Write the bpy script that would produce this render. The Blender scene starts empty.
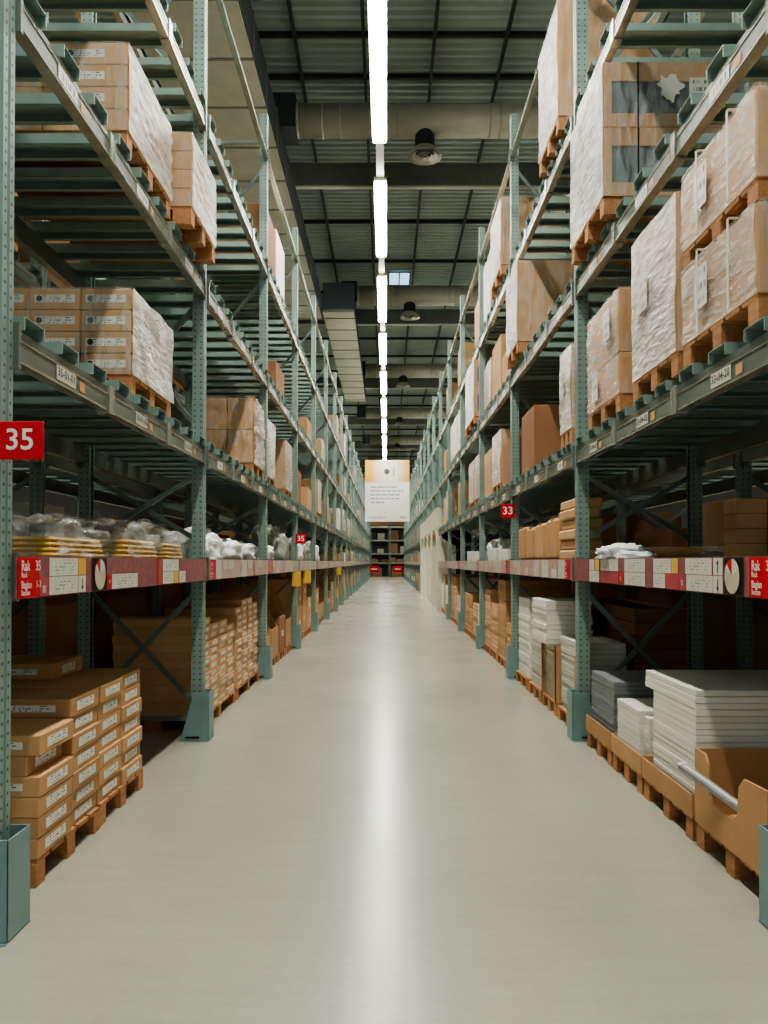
import bpy, bmesh, math, random
from mathutils import Vector, Matrix, noise
random.seed(7)
C = bpy.context.scene.collection
PI = math.pi
H = 1.55                     # eye height
F = 775.0                    # focal length in px
WL, WR = 1.59, 1.66          # rack fronts left / right of the camera line
Y0, BAY, D = 3.26, 3.55, 1.1 # first frame, bay length, rack depth
LV = [1.57, 2.56, 4.02, 5.51, 7.05]
BARH = 0.06
ORD = ['first','second','third','fourth','fifth','sixth','seventh','eighth','ninth','tenth','eleventh','twelfth','thirteenth',
       'fourteenth','fifteenth','sixteenth','seventeenth','eighteenth','nineteenth','twentieth','twenty-first','twenty-second','twenty-third','twenty-fourth']
def fy(k): return Y0 + BAY*k
def srgb(r, g, b):
    f = lambda c: (c/255/12.92) if c/255 <= .04045 else ((c/255+.055)/1.055)**2.4
    return (f(r), f(g), f(b), 1)

# ------------------------------------------------------------------ materials
def new_mat(name):
    m = bpy.data.materials.new(name); m.use_nodes = True
    nt = m.node_tree
    b = nt.nodes['Principled BSDF']
    return m, nt, b
def N(nt, t, **kw):
    n = nt.nodes.new(t)
    for k, v in kw.items(): setattr(n, k, v)
    return n
def mat(name, col, rough=.6, metal=0, var=.08, nscale=8, bump=0, bscale=60, rnd=0, coat=0, spec=.5, stretch=(1,1,1)):
    m, nt, b = new_mat(name)
    tc = N(nt, 'ShaderNodeTexCoord'); mp = N(nt, 'ShaderNodeMapping'); mp.inputs['Scale'].default_value = stretch
    nt.links.new(tc.outputs['Object'], mp.inputs['Vector'])
    nz = N(nt, 'ShaderNodeTexNoise'); nz.inputs['Scale'].default_value = nscale; nz.inputs['Detail'].default_value = 4
    nt.links.new(mp.outputs['Vector'], nz.inputs['Vector'])
    mr = N(nt, 'ShaderNodeMapRange'); mr.inputs['From Min'].default_value = .25; mr.inputs['From Max'].default_value = .75
    mr.inputs['To Min'].default_value = 1-var; mr.inputs['To Max'].default_value = 1+var
    nt.links.new(nz.outputs['Fac'], mr.inputs['Value'])
    last = mr.outputs['Result']
    if rnd:
        oi = N(nt, 'ShaderNodeObjectInfo'); m2 = N(nt, 'ShaderNodeMapRange')
        m2.inputs['To Min'].default_value = 1-rnd; m2.inputs['To Max'].default_value = 1+rnd
        nt.links.new(oi.outputs['Random'], m2.inputs['Value'])
        mm = N(nt, 'ShaderNodeMath', operation='MULTIPLY')
        nt.links.new(last, mm.inputs[0]); nt.links.new(m2.outputs['Result'], mm.inputs[1]); last = mm.outputs[0]
    sc = N(nt, 'ShaderNodeVectorMath', operation='SCALE'); sc.inputs[0].default_value = col[:3]
    nt.links.new(last, sc.inputs['Scale']); nt.links.new(sc.outputs['Vector'], b.inputs['Base Color'])
    b.inputs['Roughness'].default_value = rough; b.inputs['Metallic'].default_value = metal
    b.inputs['Specular IOR Level'].default_value = spec
    if coat: b.inputs['Coat Weight'].default_value = coat
    if bump:
        n2 = N(nt, 'ShaderNodeTexNoise'); n2.inputs['Scale'].default_value = bscale; n2.inputs['Detail'].default_value = 5
        nt.links.new(mp.outputs['Vector'], n2.inputs['Vector'])
        bp = N(nt, 'ShaderNodeBump'); bp.inputs['Strength'].default_value = bump; bp.inputs['Distance'].default_value = .02
        nt.links.new(n2.outputs['Fac'], bp.inputs['Height']); nt.links.new(bp.outputs['Normal'], b.inputs['Normal'])
    return m
def emit(name, col, s):
    m, nt, b = new_mat(name)
    b.inputs['Base Color'].default_value = (.8,.8,.8,1); b.inputs['Emission Color'].default_value = col; b.inputs['Emission Strength'].default_value = s
    return m
def perforated(name, col, pitch=.05, dots=((.025,),(.025,)), w=.1):
    """painted steel with rows of round holes up the post: holes by object coordinates"""
    m, nt, b = new_mat(name)
    tc = N(nt, 'ShaderNodeTexCoord'); sp = N(nt, 'ShaderNodeSeparateXYZ'); nt.links.new(tc.outputs['Object'], sp.inputs[0])
    def M(op, a, bb=None):
        n = N(nt, 'ShaderNodeMath', operation=op)
        for i, v in enumerate((a, bb)):
            if v is None: continue
            if isinstance(v, (int, float)): n.inputs[i].default_value = v
            else: nt.links.new(v, n.inputs[i])
        return n.outputs[0]
    z = M('SUBTRACT', M('MODULO', M('ADD', sp.outputs['Z'], 1.0), pitch), pitch/2)
    z2 = M('POWER', z, 2.0)
    ge = N(nt, 'ShaderNodeNewGeometry'); sn = N(nt, 'ShaderNodeSeparateXYZ'); nt.links.new(ge.outputs['Normal'], sn.inputs[0])
    facing_y = M('GREATER_THAN', M('ABSOLUTE', sn.outputs['Y']), .7)
    ax = M('SUBTRACT', M('ABSOLUTE', sp.outputs['X']), .05)      # across the side faces
    ay = M('SUBTRACT', M('ABSOLUTE', sp.outputs['Y']), 0.0)
    def hole(c, off, r):
        d = M('SUBTRACT', M('ABSOLUTE', c), off)
        return M('LESS_THAN', M('ADD', M('POWER', d, 2.0), z2), r*r)
    hy = hole(ax, .024, .0068); hx = hole(ay, .026, .0068)
    mix = N(nt, 'ShaderNodeMix', data_type='FLOAT')
    nt.links.new(facing_y, mix.inputs['Factor']); nt.links.new(hx, mix.inputs[2]); nt.links.new(hy, mix.inputs[3])
    nz = N(nt, 'ShaderNodeTexNoise'); nz.inputs['Scale'].default_value = 6; nt.links.new(tc.outputs['Object'], nz.inputs['Vector'])
    mr = N(nt, 'ShaderNodeMapRange'); mr.inputs['To Min'].default_value = .8; mr.inputs['To Max'].default_value = 1.2
    nt.links.new(nz.outputs['Fac'], mr.inputs['Value'])
    sc = N(nt, 'ShaderNodeVectorMath', operation='SCALE'); sc.inputs[0].default_value = col[:3]; nt.links.new(mr.outputs['Result'], sc.inputs['Scale'])
    mc = N(nt, 'ShaderNodeMix', data_type='RGBA'); mc.inputs[7].default_value = (.03,.04,.037,1)
    nt.links.new(mix.outputs[0], mc.inputs['Factor']); nt.links.new(sc.outputs['Vector'], mc.inputs[6])
    nt.links.new(mc.outputs[2], b.inputs['Base Color'])
    b.inputs['Roughness'].default_value = .42; b.inputs['Metallic'].default_value = .15
    return m
def film(name, opac, streak=(3,3,14), tint=(.86,.88,.85,1), rough=.22):
    m, nt, b = new_mat(name)
    b.inputs['Base Color'].default_value = tint; b.inputs['Roughness'].default_value = rough; b.inputs['Specular IOR Level'].default_value = .8
    tc = N(nt, 'ShaderNodeTexCoord'); mp = N(nt, 'ShaderNodeMapping'); mp.inputs['Scale'].default_value = streak; mp.inputs['Rotation'].default_value = (.25,.1,0)
    nt.links.new(tc.outputs['Object'], mp.inputs['Vector'])
    nz = N(nt, 'ShaderNodeTexNoise'); nz.inputs['Scale'].default_value = 2.2; nz.inputs['Detail'].default_value = 6; nz.inputs['Distortion'].default_value = .7
    nt.links.new(mp.outputs['Vector'], nz.inputs['Vector'])
    mr = N(nt, 'ShaderNodeMapRange'); mr.inputs['From Min'].default_value = .32; mr.inputs['From Max'].default_value = .68
    mr.inputs['To Min'].default_value = max(0, opac-.28); mr.inputs['To Max'].default_value = min(1, opac+.25)
    nt.links.new(nz.outputs['Fac'], mr.inputs['Value']); nt.links.new(mr.outputs['Result'], b.inputs['Alpha'])
    bp = N(nt, 'ShaderNodeBump'); bp.inputs['Strength'].default_value = .5; bp.inputs['Distance'].default_value = .03
    nt.links.new(nz.outputs['Fac'], bp.inputs['Height']); nt.links.new(bp.outputs['Normal'], b.inputs['Normal'])
    return m
def printed(name, base, ink, rows=3, dens=26, dot=False):
    """sticker with a few lines of small print, by UV"""
    m, nt, b = new_mat(name)
    tc = N(nt, 'ShaderNodeTexCoord'); sp = N(nt, 'ShaderNodeSeparateXYZ'); nt.links.new(tc.outputs['UV'], sp.inputs[0])
    def M(op, a, bb=None):
        n = N(nt, 'ShaderNodeMath', operation=op)
        for i, v in enumerate((a, bb)):
            if v is None: continue
            if isinstance(v, (int, float)): n.inputs[i].default_value = v
            else: nt.links.new(v, n.inputs[i])
        return n.outputs[0]
    u, v = sp.outputs['X'], sp.outputs['Y']
    vr = M('MULTIPLY', v, rows); band = M('LESS_THAN', M('ABSOLUTE', M('SUBTRACT', M('FRACT', vr), .5)), .24)
    cm = N(nt, 'ShaderNodeCombineXYZ'); nt.links.new(M('MULTIPLY', u, dens), cm.inputs[0]); nt.links.new(M('MULTIPLY', M('FLOOR', vr), 7.3), cm.inputs[1])
    nz = N(nt, 'ShaderNodeTexNoise'); nz.inputs['Scale'].default_value = 1.0; nz.inputs['Detail'].default_value = 1; nt.links.new(cm.outputs[0], nz.inputs['Vector'])
    ink_m = M('MULTIPLY', band, M('GREATER_THAN', nz.outputs['Fac'], .52))
    um = M('LESS_THAN', M('ABSOLUTE', M('SUBTRACT', u, .55)), .36)
    vm = M('LESS_THAN', M('ABSOLUTE', M('SUBTRACT', v, .5)), .4)
    tot = M('MULTIPLY', M('MULTIPLY', ink_m, um), vm)
    mc = N(nt, 'ShaderNodeMix', data_type='RGBA'); mc.inputs[6].default_value = base; mc.inputs[7].default_value = ink
    nt.links.new(tot, mc.inputs['Factor']); nt.links.new(mc.outputs[2], b.inputs['Base Color']); b.inputs['Roughness'].default_value = .45
    return m

GREEN = srgb(112,140,131)
MT = {}
MT['steel'] = mat('painted_green_steel', srgb(132,150,142), .38, .25, var=.14, nscale=5, rnd=.06)
MT['post'] = perforated('perforated_green_steel', srgb(138,160,152))
MT['brace'] = mat('brace_steel', srgb(112,126,120), .4, .2, var=.1)
MT['beam'] = mat('beam_grey_green_steel', srgb(116,124,114), .32, .3, var=.18, nscale=3)
MT['lip'] = mat('bright_steel', srgb(170,172,158), .25, .6, var=.2, nscale=9)  # lighter than the beam steel: lips, clips and distant beams
MT['bar'] = mat('support_bar_steel', srgb(136,160,152), .4, .15, var=.1, nscale=10)
MT['guard'] = mat('guard_green_steel', srgb(128,158,156), .45, .15, var=.12, nscale=4)
MT['galv'] = mat('galvanised_sheet', srgb(120,124,116), .45, .3, var=.14, nscale=3)
MT['duct'] = mat('duct_sheet', srgb(176,174,158), .5, .1, var=.12, nscale=2.5)
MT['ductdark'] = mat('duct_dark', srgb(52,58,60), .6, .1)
MT['deck'] = mat('roof_deck_metal', srgb(166,180,172), .5, .05, var=.12, nscale=1.2)
MT['girder'] = mat('girder_paint', srgb(112,116,108), .5, .1, var=.1)
MT['purlin'] = mat('purlin_paint', srgb(52,56,54), .5, .1, var=.1)
MT['kraft'] = mat('kraft_cardboard', srgb(190,148,104), .75, 0, var=.07, nscale=5, rnd=.12, bump=.05, bscale=30)
MT['kraft2'] = mat('pale_cardboard', srgb(206,164,122), .75, 0, var=.06, nscale=5, rnd=.1)
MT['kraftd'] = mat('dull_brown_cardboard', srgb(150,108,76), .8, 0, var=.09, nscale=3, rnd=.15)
MT['seam'] = mat('carton_seam', srgb(120,82,54), .85)
MT['tape'] = mat('parcel_tape', srgb(186,140,96), .25, 0, var=.05)
MT['wood'] = mat('pallet_pine', srgb(176,126,84), .7, 0, var=.22, nscale=7, rnd=.12, stretch=(6,1,6), bump=.1)
MT['white'] = mat('white_board_wrap', srgb(226,224,212), .42, 0, var=.04, nscale=3, rnd=.05)
MT['whited'] = mat('white_board_edge', srgb(196,194,182), .6, 0, var=.1, nscale=12, rnd=.08, stretch=(1,1,5))
MT['grey'] = mat('grey_board_wrap', srgb(124,130,130), .45, 0, var=.06, nscale=4, rnd=.14)
MT['slate'] = mat('slate_panel', srgb(82,92,98), .5, 0, var=.1, nscale=4)
MT['label'] = printed('carton_label', srgb(228,226,216), srgb(104,100,94), 3, 24)
MT['label2'] = printed('location_label', srgb(232,230,220), srgb(60,58,56), 1, 14)
MT['card'] = printed('price_card', srgb(220,218,206), srgb(168,166,158), 5, 12)
MT['plate'] = mat('plain_white_card', srgb(222,220,208), .4, var=.03)
MT['orange'] = mat('orange_tag', srgb(216,160,104), .5)
MT['red'] = mat('sign_red', srgb(214,22,40), .35, var=.03)
MT['plum'] = mat('plum_shelf_film', srgb(158,96,100), .25, 0, var=.22, nscale=18)
MT['pale'] = mat('pale_pink_shelf_film', srgb(198,168,162), .28, 0, var=.2, nscale=9)
MT['rose'] = mat('rose_shelf_film', srgb(190,84,92), .3, 0, var=.14, nscale=18)
MT['yellow'] = mat('card_yellow', srgb(230,186,84), .45, var=.04)
MT['black'] = mat('black_plastic', srgb(24,24,24), .4)
MT['ink'] = mat('dark_ink', srgb(46,46,48), .6)
MT['inkblue'] = mat('blue_grey_ink', srgb(140,168,180), .6)
MT['inkgrey'] = mat('grey_ink', srgb(160,164,162), .6)
MT['textwhite'] = mat('white_lettering', srgb(246,244,238), .5, var=.01)
MT['beige'] = mat('beige_disc', srgb(206,196,172), .3, var=.1)
MT['cream'] = mat('cream_cladding', srgb(216,212,192), .55, 0, var=.05, nscale=2)
MT['dark'] = mat('dark_void', srgb(96,104,98), .8)
MT['film_glare'] = film('stretch_film_glare', .64)  # aisle-side film: glare of the lights put into its whiteness and opacity
MT['film'] = film('stretch_film', .36)
MT['film_lo'] = film('stretch_film_clear', .1, (9,9,2))
MT['bag'] = film('clear_plastic_bag', .13, (4,4,6), (.9,.92,.9,1), .15)
MT['bagw'] = film('white_plastic_bag', 1.2, (4,4,4), (.9,.93,.93,1), .38)
MT['bagg'] = film('grey_plastic_bag', .9, (4,4,4), srgb(150,158,144), .35)
MT['mustard'] = mat('straw_yellow_mat', srgb(206,166,84), .8, 0, var=.16, nscale=14, bump=.2)
MT['paper'] = mat('tan_wrapping_paper', srgb(198,156,112), .6, 0, var=.08)
MT['silver'] = mat('silver_pack', srgb(150,156,152), .3, .3, var=.2, nscale=25, stretch=(1,1,1))
MT['lamp'] = emit('lamp_diffuser', (1.0,.98,.88,1), 40)
MT['sky'] = emit('skylight_glass', (.35,.6,.8,1), 1.1)
MT['rail'] = mat('light_rail', srgb(176,176,162), .4, var=.03)
MT['wall'] = mat('wall_paint', srgb(46,46,40), .8, var=.05)

def floor_mat():
    m, nt, b = new_mat('polished_concrete')
    tc = N(nt, 'ShaderNodeTexCoord')
    def nz(scale, det=4, st=(1,1,1), lo=.3, hi=.7, a=0, c=1):
        mp = N(nt, 'ShaderNodeMapping'); mp.inputs['Scale'].default_value = st; mp.inputs['Location'].default_value = (3.1,7.7,.5)
        nt.links.new(tc.outputs['Object'], mp.inputs['Vector'])
        n = N(nt, 'ShaderNodeTexNoise'); n.inputs['Scale'].default_value = scale; n.inputs['Detail'].default_value = det
        nt.links.new(mp.outputs['Vector'], n.inputs['Vector'])
        mr = N(nt, 'ShaderNodeMapRange'); mr.clamp = False
        mr.inputs['From Min'].default_value = lo; mr.inputs['From Max'].default_value = hi; mr.inputs['To Min'].default_value = a; mr.inputs['To Max'].default_value = c
        nt.links.new(n.outputs['Fac'], mr.inputs['Value']); return mr.outputs['Result']
    def mul(a, c):
        n = N(nt, 'ShaderNodeMath', operation='MULTIPLY'); nt.links.new(a, n.inputs[0]); nt.links.new(c, n.inputs[1]); return n.outputs[0]
    f = mul(nz(.9, 3, (1,.6,1), a=.93, c=1.07), mul(nz(6, 5, (.35,2.2,1), a=.965, c=1.035), nz(30, 3, a=.97, c=1.03)))
    sc = N(nt, 'ShaderNodeVectorMath', operation='SCALE'); sc.inputs[0].default_value = srgb(160,159,145)[:3]
    nt.links.new(f, sc.inputs['Scale']); nt.links.new(sc.outputs['Vector'], b.inputs['Base Color'])
    nt.links.new(nz(1.3, 3, a=.2, c=.26), b.inputs['Roughness'])
    b.inputs['Specular IOR Level'].default_value = .62
    return m
MT['floor'] = floor_mat()
def poster_mat():
    m, nt, b = new_mat('poster_yellow_sunburst')
    tc = N(nt, 'ShaderNodeTexCoord'); mp = N(nt, 'ShaderNodeMapping'); mp.inputs['Location'].default_value = (-.12, 0, 0); mp.inputs['Scale'].default_value = (.95,1,.35)
    nt.links.new(tc.outputs['Object'], mp.inputs['Vector'])
    ln = N(nt, 'ShaderNodeVectorMath', operation='LENGTH'); nt.links.new(mp.outputs['Vector'], ln.inputs[0])
    cr = N(nt, 'ShaderNodeValToRGB'); e = cr.color_ramp.elements
    e[0].position = .35; e[0].color = srgb(240,236,222); e[1].position = 1.0; e[1].color = srgb(240,190,84)
    nt.links.new(ln.outputs['Value'], cr.inputs['Fac']); nt.links.new(cr.outputs['Color'], b.inputs['Base Color']); b.inputs['Roughness'].default_value = .5
    return m
MT['sunburst'] = poster_mat()

# ------------------------------------------------------------------ mesh helpers
class MB:
    def __init__(s): s.v=[]; s.f=[]; s.m=[]; s.uv={}
    def face(s, pts, mi=0, uv=None):
        b=len(s.v); s.v += [tuple(p) for p in pts]; s.f.append(tuple(range(b,b+len(pts)))); s.m.append(mi)
        if uv: s.uv[len(s.f)-1]=uv
    def box(s, x0,x1,y0,y1,z0,z1, mi=0):
        if x0>x1: x0,x1=x1,x0
        if y0>y1: y0,y1=y1,y0
        b=len(s.v); s.v += [(x0,y0,z0),(x1,y0,z0),(x1,y1,z0),(x0,y1,z0),(x0,y0,z1),(x1,y0,z1),(x1,y1,z1),(x0,y1,z1)]
        for q in ((0,3,2,1),(4,5,6,7),(0,1,5,4),(1,2,6,5),(2,3,7,6),(3,0,4,7)):
            s.f.append(tuple(b+i for i in q)); s.m.append(mi)
    def bar(s, a, c, w, h, mi=0, up=(0,0,1)):
        a=Vector(a); c=Vector(c); d=(c-a).normalized(); u=Vector(up)
        if abs(d.dot(u))>.99: u=Vector((1,0,0))
        sx=d.cross(u).normalized(); sy=sx.cross(d).normalized()
        b=len(s.v)
        for p in (a,c):
            for i,j in ((-1,-1),(1,-1),(1,1),(-1,1)): s.v.append(tuple(p+sx*(i*w/2)+sy*(j*h/2)))
        for q in ((3,2,1,0),(4,5,6,7),(0,1,5,4),(1,2,6,5),(2,3,7,6),(3,0,4,7)): s.f.append(tuple(b+i for i in q)); s.m.append(mi)
    def cyl(s, a, c, r, n=20, mi=0, r2=None, caps=True):
        a=Vector(a); c=Vector(c); d=(c-a).normalized(); u=Vector((0,0,1)) if abs(d.z)<.9 else Vector((1,0,0))
        sx=d.cross(u).normalized(); sy=sx.cross(d); b=len(s.v); r2=r if r2 is None else r2
        for p,rr in ((a,r),(c,r2)):
            for i in range(n):
                t=2*PI*i/n; s.v.append(tuple(p+sx*(rr*math.cos(t))+sy*(rr*math.sin(t))))
        for i in range(n):
            j=(i+1)%n; s.f.append((b+i,b+j,b+n+j,b+n+i)); s.m.append(mi)
        if caps:
            s.f.append(tuple(b+i for i in range(n))[::-1]); s.m.append(mi); s.f.append(tuple(b+n+i for i in range(n))); s.m.append(mi)
    def prism(s, poly, axis, t0, t1, mi=0):
        """poly: 2-D points; axis 'x': (y,z); 'y': (x,z); 'z': (x,y)"""
        def P(p,t): return {'x':(t,p[0],p[1]),'y':(p[0],t,p[1]),'z':(p[0],p[1],t)}[axis]
        b=len(s.v); n=len(poly)
        s.v += [P(p,t0) for p in poly]+[P(p,t1) for p in poly]
        for i in range(n):
            j=(i+1)%n; s.f.append((b+i,b+j,b+n+j,b+n+i)); s.m.append(mi)
        s.f.append(tuple(b+i for i in range(n))[::-1]); s.m.append(mi); s.f.append(tuple(b+n+i for i in range(n))); s.m.append(mi)
    def strip(s, path, axis, t0, t1, mi=0):
        """open profile swept along an axis (sheet)"""
        def P(p,t): return {'x':(t,p[0],p[1]),'y':(p[0],t,p[1])}[axis]
        b=len(s.v); n=len(path); s.v += [P(p,t0) for p in path]+[P(p,t1) for p in path]
        for i in range(n-1): s.f.append((b+i,b+i+1,b+n+i+1,b+n+i)); s.m.append(mi)
    def mesh(s, name, mats, bevel=0, smooth=False, recalc=True):
        me=bpy.data.meshes.new(name); me.from_pydata(s.v,[],s.f)
        for m in mats: me.materials.append(MT[m] if isinstance(m,str) else m)
        for p,i in zip(me.polygons,s.m): p.material_index=i; p.use_smooth=smooth
        if s.uv:
            l=me.uv_layers.new(name='UVMap')
            for fi,uv in s.uv.items():
                for li,c in zip(me.polygons[fi].loop_indices,uv): l.data[li].uv=c
        if bevel or recalc:
            bm=bmesh.new(); bm.from_mesh(me)
            if recalc and not s.uv: bmesh.ops.recalc_face_normals(bm,faces=bm.faces)
            if bevel: bmesh.ops.bevel(bm,geom=list(bm.edges),offset=bevel,segments=1,affect='EDGES',clamp_overlap=True)
            bm.to_mesh(me); bm.free()
        me.update(); return me
def put(name, me, parent=None, loc=(0,0,0), rot=(0,0,0)):
    o=bpy.data.objects.new(name,me); C.objects.link(o); o.location=loc; o.rotation_euler=rot
    if parent is not None: o.parent=parent
    return o
def tag(o, label, cat, group=None, kind=None):
    o['label']=label; o['category']=cat
    if group: o['group']=group
    if kind: o['kind']=kind
    return o
def struct(name, me, loc=(0,0,0)):
    o=put(name,me,None,loc); o['kind']='structure'; return o
def empty(name, loc=(0,0,0), rot=(0,0,0)):
    return put(name,None,None,loc,rot)
CACHE={}
def cached(key, fn):
    if key not in CACHE: CACHE[key]=fn()
    return CACHE[key]
def boxmesh(nm, dx,dy,dz, m, bevel=.005):
    """box centred in x,y standing on z=0"""
    def f():
        b=MB(); b.box(-dx/2,dx/2,-dy/2,dy/2,0,dz); return b.mesh(nm,[m],bevel)
    return cached((nm,round(dx,3),round(dy,3),round(dz,3),m,bevel), f)
def quad_x(nm, s, w, h, m):
    """sticker seen from the aisle: normal -s*x; w along y"""
    def f():
        b=MB(); y=[(-w/2),(w/2)]
        p=[(0,y[0],-h/2),(0,y[1],-h/2),(0,y[1],h/2),(0,y[0],h/2)]
        uv=[(0,0),(1,0),(1,1),(0,1)]
        if s>0: p=[p[1],p[0],p[3],p[2]]
        else: pass
        b.face(p,0,uv)
        return b.mesh(nm,[m],recalc=False)
    return cached(('qx',nm,s,round(w,3),round(h,3),m), f)
def quad_y(nm, w, h, m):
    """sticker facing -y; w along x"""
    def f():
        b=MB(); b.face([(-w/2,0,-h/2),(w/2,0,-h/2),(w/2,0,h/2),(-w/2,0,h/2)],0,[(0,0),(1,0),(1,1),(0,1)]); return b.mesh(nm,[m],recalc=False)
    return cached(('qy',nm,round(w,3),round(h,3),m), f)
def textmesh(nm, txt, size, m, align='CENTER', sx=1.0):
    def f():
        cu=bpy.data.curves.new('t','FONT'); cu.body=txt; cu.size=size; cu.align_x=align; cu.align_y='CENTER'; cu.resolution_u=3; cu.offset=size*.012
        o=bpy.data.objects.new('t',cu); C.objects.link(o)
        dg=bpy.context.evaluated_depsgraph_get(); me=bpy.data.meshes.new_from_object(o.evaluated_get(dg))
        bpy.data.objects.remove(o); bpy.data.curves.remove(cu)
        for v in me.vertices: v.co.x*=sx
        me.materials.clear(); me.materials.append(MT[m]); me.name=nm
        return me
    return cached(('txt',txt,size,m,align,sx), f)
ROT_Y=(PI/2,0,0)                       # lettering facing the camera side (-y)
def rot_x(s): return (PI/2,0,-PI/2) if s>0 else (PI/2,0,PI/2)   # lettering facing the aisle

# ------------------------------------------------------------------ setting
b=MB(); b.face([(-16,-6,0),(16,-6,0),(16,95,0),(-16,95,0)]); struct('floor', b.mesh('floor',['floor'],recalc=False))
ZC=11.35
b=MB(); path=[]; y=1.0
while y<95:
    path += [(y,ZC),(y+.08,ZC),(y+.11,ZC+.07),(y+.19,ZC+.07)]; y+=.22
b.strip(path,'x',-16,16); struct('ceiling', b.mesh('ceiling',['deck'],recalc=False))
for nm,x in (('wall_left',-16),('wall_right',16)):
    b=MB(); b.box(x-.1,x+.1,-6,95,0,ZC); struct(nm,b.mesh(nm,['wall']))
b=MB(); b.box(-16,16,95,95.2,0,ZC); struct('wall_far', b.mesh('wall_far',['wall']))
for i in range(42):
    yy=(14.2+(i-5)*1.25) if i<8 else 19.2+(i-8)*2.9
    if yy>93: break
    b=MB(); b.box(-16,16,yy-.035,yy+.035,ZC-.09,ZC-.005); struct('roof_purlin_beam', b.mesh('purlin',['purlin']))
for xs in (-4.6,-1.68,-.42,.88,2.2,4.9):
    b=MB(); b.bar((xs,4,ZC-.2),(xs,94,ZC-.2),.06,.09); struct('roof_tie_beam', b.mesh('tie',['purlin']))
for i in range(8):
    yy=17.2+10*i
    b=MB(); b.box(-16,16,yy-.012,yy+.012,H+8.39,H+8.87,0); b.box(-16,16,yy-.06,yy+.06,H+8.35,H+8.39,1); b.box(-16,16,yy-.06,yy+.06,H+8.87,H+8.9,0)
    struct('roof_girder_beam', b.mesh('girder',['girder','rail']))
# skylight
b=MB(); b.face([(.08,26.0,ZC-.005),(.08,27.25,ZC-.005),(.8,27.25,ZC-.005),(.8,26.0,ZC-.005)]); w=struct('window_1', b.mesh('skylight',['sky'],recalc=False))
b=MB()
for x in (.08,.44,.8): b.box(x-.02,x+.02,26,27.25,ZC-.05,ZC-.012)
for y in (26,27.25): b.box(.06,.82,y-.02,y+.02,ZC-.05,ZC-.012)
put('window_frame', b.mesh('skylight_frame',['purlin']), w)

# ducts
def round_duct(y, n, left):
    t=empty('ventilation_duct',(0,y,H+8.66))
    tag(t, f'round galvanised air duct crossing under the roof, {ORD[n]} from the camera', 'duct')
    b=MB(); x0=left; 
    b.cyl((x0,0,0),(9,0,0),.31,28)
    for x in (x0+.02,x0+.5,-.9,.2,2.0,2.2,2.4,3.6,5.0): b.cyl((x-.02,0,0),(x+.02,0,0),.318,28)
    o=put('duct_tube', b.mesh('duct',['duct'],smooth=False), t)
    for p in o.data.polygons: p.use_smooth = len(p.vertices)==4
    b=MB(); b.cyl((.75,0,-.22),(.75,0,-.62),.19,24); put('diffuser_neck', b.mesh('neck',['ductdark']), t)
    b=MB(); b.cyl((.75,0,-.55),(.75,0,-.70),.21,28,0,.33,False); b.cyl((.75,0,-.70),(.75,0,-.72),.33,28,0,.33,False)
    for r,z in ((.25,-.7),(.17,-.72),(.09,-.74)): b.cyl((.75,0,z+.05),(.75,0,z),r*.72,24,0,r,False)
    put('diffuser_cone', b.mesh('cone',['duct'],recalc=False), t)
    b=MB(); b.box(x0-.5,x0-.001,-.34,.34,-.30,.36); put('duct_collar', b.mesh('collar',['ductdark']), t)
for i,(y,l) in enumerate(((15.1,-1.75),(25.1,-.95),(35.0,-.95),(45.0,-1.2),(55.0,-1.2))): round_duct(y,i,l)
def square_duct(x0,x1,y0,y1,z0,z1,label,seam):
    t=empty('ventilation_duct',((x0+x1)/2,(y0+y1)/2,z0)); tag(t,label,'duct')
    cx,cy=(x0+x1)/2,(y0+y1)/2
    b=MB(); b.box(x0-cx,x1-cx,y0-cy,y1-cy,0,z1-z0); put('duct_body', b.mesh('sqduct',['duct']), t)
    b=MB(); b.box(x0-cx-.02,x1-cx+.02,-.02,.02,-.02,z1-z0+.02); fm_=b.mesh('flange',['galv']); y=y0+.6
    while y<y1:
        put('duct_flange', fm_, t, (0,y-cy,0)); y+=seam
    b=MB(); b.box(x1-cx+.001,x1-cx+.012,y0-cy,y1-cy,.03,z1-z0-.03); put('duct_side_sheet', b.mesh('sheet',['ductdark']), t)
    return t
square_duct(-3.6,-2.02,6,24.2,H+7.6,H+8.31,'large rectangular air duct running high along the left racks near the camera',1.25)
square_duct(-2.02,-1.03,24.42,38,H+7.9,H+8.31,'narrower rectangular air duct running farther down the aisle beside the lights',1.25)
b=MB(); b.box(-.5,.5,-.1,.1,0,.85); o=put('vent_damper_box', b.mesh('damper',['slate'],.02),None,(-1.50,24.29,H+7.92)); tag(o,'dark blue-grey square damper box at the near end of the narrow duct','duct box')

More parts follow.
